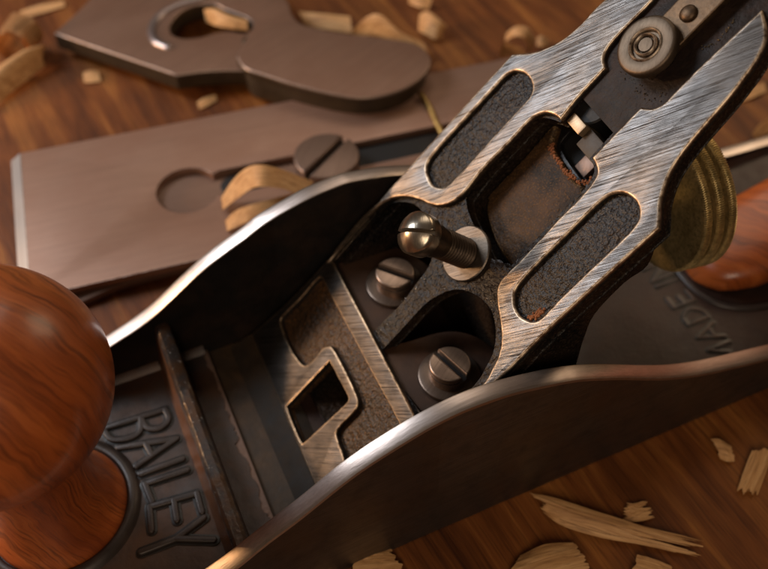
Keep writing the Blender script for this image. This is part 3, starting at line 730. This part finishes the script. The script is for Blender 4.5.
# ---------------------------------------------------------------- loose blade with cap iron
BO = Vector((-36.604, 57.883, 0)); BA = -.132
bd1 = Vector((math.cos(BA), math.sin(BA), 0)); bd2 = Vector((-bd1.y, bd1.x, 0))
def fn_blade(u, v, w): return BO+bd1*u+bd2*v+Vector((0, 0, w))
iron = empty('plane_iron', fn_blade(90, 25.4, 0), 'flat tarnished blade with keyhole slot and big slotted screw, lying behind the plane', 'plane blade')
blade_out = smooth_poly([(2.6, 0.3, 1), (152, .3, 1), (156, 12), (156, 38), (152, 51.0, 1), (2.6, 51.4, 1)], 4)
key = [(43.3+8.0*math.cos(a_), 24.6+8.0*math.sin(a_)) for a_ in [math.radians(28)+math.radians(304)*k/36 for k in range(37)]]
key += [(52, 20.0), (140, 20.0), (142, 22), (142, 27), (140, 29.2), (52, 29.2)]
link('blade', plate([blade_out, key], 2.7, 4.8, .18, fn_blade), [M_blade, mat_edge('blade_arris', (.35, .25, .2), .4)], iron)
bm = bmesh.new()
v = [bm.verts.new(fn_blade(*p)) for p in ((-.3, -.0, 2.72), (2.62, .1, 4.79), (2.62, 51.3, 4.79), (-.3, 51.4, 2.72), (2.62, .1, 2.72), (2.62, 51.3, 2.72))]
for q in ((0, 1, 2, 3), (0, 4, 1), (3, 2, 5), (1, 4, 5, 2), (0, 3, 5, 4)): bm.faces.new([v[i] for i in q])
bmesh.ops.recalc_face_normals(bm, faces=bm.faces)
link('cutting_bevel', bm, M_bevel, iron, smooth=0)
# cap iron below, its hump shows at the near edge
bm = bmesh.new(); cols = []
for (u, z0, z1) in ((8, .4, 1.2), (12, .2, 1.9), (17, .6, 2.5), (22, .9, 2.66), (30, .9, 2.66), (60, .9, 2.66), (146, .9, 2.66)):
    yl = -1.0 if u > 18 else -1.7
    yl = {8: -2.6, 12: -2.3, 17: -1.4, 22: -.2}.get(u, .6)
    cols.append([bm.verts.new(fn_blade(u, a_, b_)) for a_, b_ in ((yl, z0), (yl, z1-.2), (yl+.25, z1), (50, z1), (50.3, z0))])
for a_, b_ in zip(cols, cols[1:]):
    for k in range(5): bm.faces.new((a_[k], a_[(k+1) % 5], b_[(k+1) % 5], b_[k]))
bm.faces.new(cols[0]); bm.faces.new(cols[-1][::-1]); bmesh.ops.recalc_face_normals(bm, faces=bm.faces)
ci = link('cap_iron', bm, M_capiron, iron, smooth=40)
# black plates paint the shade of the cap iron opening in the slot
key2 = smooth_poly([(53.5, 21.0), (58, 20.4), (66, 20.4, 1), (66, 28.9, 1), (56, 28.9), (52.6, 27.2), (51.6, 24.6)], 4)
link('cap_iron_opening_shade', plate([key2], 2.3, 2.9, .05, fn_blade, edge_slot=0), M_black, ci)
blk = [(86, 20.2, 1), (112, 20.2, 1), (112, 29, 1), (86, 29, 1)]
link('cap_iron_opening_shade', plate([smooth_poly(blk, 2)], 2.3, 2.9, .05, fn_blade, edge_slot=0), M_black, ci)
sc = fn_blade(79.6, 22.6, 0)
sd = onZ(342, 133, 9)-onZ(303, 171, 9)
link('cap_iron_screw', slotted(8.5, 5.2, (0, 0, 1), (sc.x, sc.y, 3.6), sd, 1.7, 2.2, bev=.6), [M_bscrew, M_black], iron, smooth=40)

# ---------------------------------------------------------------- lever cap lying upside up at the top
lc = empty('lever_cap', (35, 112, 0), 'dull brown lever cap with keyhole and cam lever, blurred at the top', 'lever cap')
def Zp(pts, z): return [(onZ(p[0], p[1], z).x, onZ(p[0], p[1], z).y)+tuple(p[2:]) for p in pts]
capo = smooth_poly(Zp([(54, 33, 1), (80, 9), (100, -12), (130, -42, 1), (190, -52), (250, -30), (285, -2), (292, 14), (303, 24), (340, 32), (395, 40), (420, 50), (424, 62), (408, 78), (385, 86), (345, 88), (300, 80), (262, 72), (240, 70), (205, 71), (176, 75, 1), (150, 66), (100, 49)], 8.5), 5)
caph = smooth_poly(Zp([(172, 34), (170, 26), (175, 17), (185, 9), (200, 4), (215, 4), (225, 9), (236, 13), (248, 18), (253, 26), (245, 33), (230, 31), (215, 33), (200, 37), (183, 38)], 8.5), 5)
link('cap_plate', plate([capo, caph], 3.2, 8.5, .5, fn_flat, 3, 1, 2), [M_lever, M_leveredge, M_levside], lc)
bm = bmesh.new()
tb = smooth_poly(Zp([(168, 47), (155, 40), (152, 28), (160, 15), (178, 5), (200, -1)], 8.6), 5, closed=False)
tube(bm, [(p.x, p.y, 8.2) for p in tb], 1.5, 12, .8)
link('keyhole_bead', bm, mat_blade('bright_bead_steel', base=(.40, .33, .32), rough=.3, metal=.8), lc, smooth=60)
cam_o = smooth_poly(Zp([(236, 56, 1), (252, 30), (270, 22, 1), (296, 25), (330, 31), (380, 37), (415, 43), (429, 54), (430, 66), (418, 80), (398, 91), (372, 97), (345, 96), (300, 86), (265, 75), (245, 68)], 11.5), 5)
cx_ = sum(p[0] for p in cam_o)/len(cam_o); cy2 = sum(p[1] for p in cam_o)/len(cam_o)
cam_in = [((p[0]-cx_)*.955+cx_, (p[1]-cy2)*.93+cy2) for p in cam_o]
cb2 = plate([cam_o], 9.4, 11.5, .6, fn_flat, 3, 1, 2); merge(cb2, plate([cam_in], 1.5, 9.45, .4, fn_flat, 2, 2, 2))
link('cam_lever', cb2, [M_lever, M_leveredge, M_levside], lc)
bm = bmesh.new()
sp1 = smooth_poly(Zp([(421, 94), (428, 103), (436, 119), (446, 136)], 6), 5, closed=False)
tube(bm, [(p.x, p.y, 6.0-i*.1) for i, p in enumerate(sp1)], .8, 10)
link('spring', bm, mat_brass('spring_brass', (.55, .36, .12), (.3, .18, .06), .35), lc, smooth=60)
bm = bmesh.new(); ov = smooth_poly(Zp([(243, 40), (258, 34), (270, 36), (268, 42), (252, 45)], 8.6), 5)
tube(bm, [(p.x, p.y, 8.4) for p in ov+ov[:1]], .45, 8); link('cast_mark', bm, M_levside, lc, smooth=60)

# ---------------------------------------------------------------- wood shavings
def strip(name, A, B, label, mat, group=None, thick=.16, jag0=.0, jag1=.0, zoff=0, n=8, seed=1, curl=0., cat='wood shaving', warp=.12, slits=0):
    """A and B: the two long edges as (px, py, height) triples"""
    rnd = random.Random(seed)
    PA = [onZ(p[0], p[1], p[2]) for p in A]; PB = [onZ(p[0], p[1], p[2]) for p in B]
    def cr(P, t):
        t = t*(len(P)-1); i = min(int(t), len(P)-2); f = t-i
        p0 = P[i-1] if i > 0 else P[i]*2-P[i+1]; p3 = P[i+2] if i+2 < len(P) else P[i+1]*2-P[i]
        return .5*((2*P[i])+(P[i+1]-p0)*f+(2*p0-5*P[i]+4*P[i+1]-p3)*f*f+(3*P[i]-p0-3*P[i+1]+p3)*f**3)
    bm = bmesh.new(); NL = 36; rows = []; m = n*5
    def frac(j, amp):
        u_ = mnoise.noise(Vector((j*.13+seed, 9.1, 0)))+.6*mnoise.noise(Vector((j*.41, seed*2.1, 4)))+.5*mnoise.noise(Vector((j*1.3, seed*5.1, 2)))
        return amp*max(0, .55+1.25*u_)
    for j in range(m+1):
        v = j/m; t0 = frac(j, jag0); t1 = 1-frac(j+31, jag1); row = []
        for i in range(NL+1):
            t = t0+(t1-t0)*i/NL; a_, b_ = cr(PA, t), cr(PB, t)
            p = a_*(1-v)+b_*v
            p.z += curl*math.sin(math.pi*v) + warp*mnoise.noise(Vector((i*.16, j*.22, seed))) + warp + zoff
            p.z = max(p.z, .05+zoff)
            row.append(p)
        rows.append(row)
    top = [[bm.verts.new(p+Vector((0, 0, thick))) for p in r] for r in rows]; bot = [[bm.verts.new(p) for p in r] for r in rows]
    gap = set()
    for _ in range(slits):
        jj = rnd.randrange(3, m-3); i0 = rnd.randrange(0, NL-8)
        for ii in range(i0, min(NL, i0+rnd.randrange(6, 16))): gap.add((jj, ii))
    for j in range(m):
        for i in range(NL):
            if (j, i) in gap: continue
            bm.faces.new((top[j][i], top[j][i+1], top[j+1][i+1], top[j+1][i])); bm.faces.new((bot[j][i], bot[j+1][i], bot[j+1][i+1], bot[j][i+1]))
    for j in range(m):
        for i in (0, NL): bm.faces.new((top[j][i], top[j+1][i], bot[j+1][i], bot[j][i]))
    for i in range(NL):
        for j in (0, m): bm.faces.new((top[j][i], top[j][i+1], bot[j][i+1], bot[j][i]))
    bmesh.ops.recalc_face_normals(bm, faces=bm.faces)
    c = sum((v.co for v in bm.verts), Vector())/len(bm.verts); zb = min(v.co.z for v in bm.verts)
    o = link(name, bm, shav_mat(PA), None, (c.x, c.y, zb), smooth=50)
    return props(o, label, cat, group)
GR = 'wood shavings scattered on the tabletop'
M = M_shav; shav_cache = {}
def shav_mat(P):
    d = P[-1]-P[0]; k = round(math.atan2(d.y, d.x)/.15)
    if k not in shav_cache: shav_cache[k] = mat_shaving('pale_shaving_wood', k*.15)
    return shav_cache[k]
strip('wood_shaving', [(529, 493, 1.2), (560, 500, 2), (600, 513, 2.2), (645, 527, 1.6), (703, 541, .4)], [(542, 512, .3), (562, 526, .4), (600, 538, .5), (645, 546, .4), (700, 559, .1)],
      'long splintered shaving like a pale feather, in front of the plane at bottom right', M[0], GR, jag0=.09, jag1=.16, seed=3, curl=.9, slits=6)
strip('wood_shaving', [(624, 503, .6), (633, 504, .8), (646, 501, .4)], [(622, 523, .2), (638, 522, .4), (657, 518, .2)], 'small ragged chip touching the middle of the long splintered shaving', M[2], GR, jag0=.18, jag1=.2, seed=5)
strip('wood_shaving', [(520, 556, 1), (545, 545, 2.5), (574, 543, 1.5)], [(500, 590, .2), (540, 592, 1.2), (604, 590, .2)], 'broad flat shaving cut by the bottom edge below the long feathery shaving', M[2], GR, jag0=.02, jag1=.05, seed=7, curl=1.2)
strip('wood_shaving', [(637, 555, 1.6), (655, 560, 1.6), (672, 567, .8)], [(624, 590, .1), (650, 596, .4), (678, 600, .1)], 'narrow shaving corner at the bottom edge, right of the broad flat one', M[1], GR, jag0=.04, jag1=.05, seed=9, curl=.8)
strip('wood_shaving', [(710, 439, 1.2), (720, 440, 1.6), (731, 447, .9)], [(719, 459, .2), (727, 462, .5), (735, 462, .2)], 'small torn chip below the plane side, left of a longer torn shaving', M[3], GR, jag0=.08, jag1=.1, seed=11, curl=.5)
strip('wood_shaving', [(752, 450, 1.5), (744, 470, 1.2), (735, 496, .3)], [(775, 450, .6), (766, 472, .6), (757, 497, .1)], 'longer torn shaving at the right edge beside the small chip', M[4], GR, jag0=.05, jag1=.12, seed=13, curl=.5)
strip('wood_shaving', [(357, 552, 1.2), (372, 550, 1.4), (392, 550, .7)], [(345, 592, .1), (375, 594, .3), (418, 590, .1)], 'shaded shaving at the bottom edge, partly in the shadow of the plane side', M[2], GR, jag0=.03, jag1=.1, seed=15, curl=.6)
strip('wood_shaving', [(322, 563, 1), (330, 562, 1), (340, 562, .6)], [(312, 586, .1), (325, 588, .2), (340, 588, .1)], 'tiny shaded chip tucked under the plane side at the bottom edge', M[2], GR, jag0=.1, jag1=.1, seed=16, curl=.3)
# curled shaving lying on the blade
strip('wood_shaving', [(221, 199, 6), (232, 182, 10.5), (246, 169, 15.5), (262, 165.5, 17.5), (285, 171, 15), (315, 183, 10.5)], [(222, 211, 5.4), (236, 200, 9), (252, 189, 13.5), (262, 187, 15), (285, 190, 13), (312, 202, 9.5)],
      'folded honey-coloured shaving resting on the loose blade by its screw', M[0], None, jag0=.02, jag1=.02, seed=21, warp=.1)
strip('wood_shaving', [(225, 222, 5.2), (235, 212, 8.5), (252, 205, 11), (275, 199, 11), (300, 192, 9), (318, 190, 7)], [(227, 232, 5.1), (240, 226, 7), (255, 221, 8.5), (275, 222, 8), (300, 214, 6), (318, 208, 5.2)],
      'lower lip of the folded shaving between the loose blade and the far plane wall', M[0], None, jag0=.02, jag1=.02, seed=22, warp=.1)
# blurred ones at the back
strip('wood_shaving', [(-14, 76, 3), (8, 62, 5), (30, 50, 6), (49, 49, 5)], [(-12, 116, .2), (6, 98, .6), (28, 80, 1), (46, 66, 1)], 'pale ribbon shaving running off the left edge under a round curl', M[1], GR, seed=31, curl=4, jag1=.03)
bm = bmesh.new(); cc = onZ(20, 44, 5)
segs = []
for i in range(60):
    a_ = i/59*math.pi*2.6; r_ = 4.6+1.6*i/59
    segs.append((r_*math.cos(a_), r_*math.sin(a_)))
W_ = Vector((.55, .83, 0)); U_ = Vector((.83, -.55, 0))
A_ = [[bm.verts.new(cc+U_*p[0]+Vector((0, 0, 1))*(p[1]+1.8)+W_*w) for p in segs] for w in (-4.5, -1.5, 1.5, 4.5)]
for j in range(3):
    for i in range(59): bm.faces.new((A_[j][i], A_[j][i+1], A_[j+1][i+1], A_[j+1][i]))
bmesh.ops.solidify(bm, geom=bm.faces[:], thickness=.3)
o = link('wood_curl', bm, M[1], None, (cc.x, cc.y, 0), smooth=50); props(o, 'tight round curl of shaving at the far left, beside the pale ribbon shaving', 'wood curl')
strip('wood_shaving', [(20, 12, .8), (40, 5, 1.2), (64, 1, .6)], [(24, 19, .2), (44, 13, .3), (65, 7, .2)], 'slim straight shaving near the top left corner', M[2], GR, seed=33)
strip('wood_shaving', [(83, 73, .8), (91, 71, 1), (99, 72, .6)], [(84, 83, .2), (92, 83, .3), (101, 82, .2)], 'tiny chip on bare table left of the lever cap and above the blade', M[3], GR, seed=34)
strip('wood_shaving', [(197, 103, .8), (205, 98, 1.2), (216, 95, .8)], [(199, 110, .2), (208, 106, .3), (217, 101, .2)], 'tiny chip in the gap between lever cap and blade', M[1], GR, seed=35)
strip('wood_shaving', [(204, 10, 6), (214, 9, 9), (228, 15, 9.5), (248, 21, 8)], [(206, 22, 4), (216, 26, 7), (230, 29, 7.5), (248, 31, 7)], 'blurred shaving caught in the keyhole of the lever cap', M[2], GR, seed=36, curl=1.5)
strip('wood_shaving', [(352, 31, 5), (368, 17, 10), (382, 16, 11), (400, 32, 7), (424, 44, 3)], [(350, 40, 1), (372, 36, 5), (392, 42, 5), (410, 52, 3), (428, 62, 1)], 'broad bent shaving rising behind the cam lever end', M[1], GR, seed=37, curl=1.5)
strip('wood_shaving', [(298, 12, 2), (320, 14, 3), (350, 17, 3)], [(304, 26, .4), (325, 30, .6), (352, 34, .6)], 'dull shaving lying flat behind the middle of the lever cap', M[4], GR, seed=38, curl=1.)
strip('wood_shaving', [(420, 14, 4), (428, 12, 6), (440, 20, 5), (447, 26, 3)], [(418, 31, .5), (428, 36, 1.5), (436, 40, 1.5), (442, 38, .4)], 'square chip standing between lever cap and frog', M[0], GR, seed=39, curl=1.)
strip('wood_shaving', [(408, -6, 3), (420, -6, 4), (432, 0, 3)], [(409, 4, .5), (419, 8, 1), (429, 10, .5)], 'chip at the top edge just above the square chip', M[0], GR, seed=40)
strip('wood_shaving', [(499, 55, 2), (503, 44, 5), (512, 45, 5), (524, 49, 4)], [(503, 58, .3), (506, 56, 1), (515, 56, 1), (527, 60, .4)], 'bright shaving base behind the left frog arm', M[0], GR, seed=41)
strip('wood_shaving', [(506, 34, 5), (516, 27, 8), (528, 28, 8), (536, 40, 5)], [(505, 42, 3), (514, 37, 6), (524, 39, 6), (530, 54, 1)], 'arched curl behind the left frog arm, above its bright base', M[4], GR, seed=42)
strip('wood_shaving', [(537, 38, 2), (542, 36, 3), (549, 40, 2)], [(536, 46, .3), (542, 47, .6), (548, 47, .3)], 'bead-sized chip right of the arched curl behind the frog arm', M[1], GR, seed=43)
strip('wood_shaving', [(752, 134, 2), (760, 124, 3), (775, 116, 2)], [(756, 141, .3), (764, 136, .6), (778, 126, .3)], 'blurred shaving at the right edge above the plane heel', M[0], GR, seed=44)
strip('wood_shaving', [(738, 92, 1), (750, 87, 1.5), (764, 82, 1)], [(742, 102, .3), (753, 98, .6), (766, 92, .3)], 'dim shaving right of the frog tip on the table', M[4], GR, seed=45)

# ---------------------------------------------------------------- light
w = bpy.data.worlds.new('World'); scene.world = w; w.use_nodes = True
bg = w.node_tree.nodes['Background']; bg.inputs[0].default_value = (.9, .62, .42, 1); bg.inputs[1].default_value = .06
def area(name, loc, target, size, watts, colr, sy_=None):
    d = bpy.data.lights.new(name, 'AREA'); d.shape = 'RECTANGLE'; d.size = size*S; d.size_y = (sy_ or size)*S; d.energy = watts; d.color = colr
    o = bpy.data.objects.new(name, d); col.objects.link(o); o.location = Vector(loc)*S
    o.rotation_euler = (Vector(target)-Vector(loc)).to_track_quat('-Z', 'Y').to_euler()
    return o
area('cool_softbox_back_left', (-250, 300, 350), (40, 10, 40), 170, 1.35, (.88, .93, 1.0))
area('neutral_softbox_left', (-420, 300, 170), (20, 10, 20), 120, .6, (1, .86, .72))
area('warm_lamp_low_left', (-390, 225, 130), (25, 5, 20), 45, .9, (1, .54, .22))
area('fill_front', (-140, -330, 330), (20, 0, 10), 200, .66, (1, .80, .6))
area('fill_right', (380, 160, 260), (40, 0, 10), 150, .25, (1, .74, .48))
area('soft_overhead', (180, 340, 520), (30, 20, 5), 240, .4, (1, .84, .68))

scene.render.engine = 'CYCLES'
scene.view_settings.view_transform = 'Standard'; scene.view_settings.look = 'None'
scene.view_settings.exposure = 0; scene.view_settings.gamma = 1
scene.render.resolution_x = 1024; scene.render.resolution_y = 759
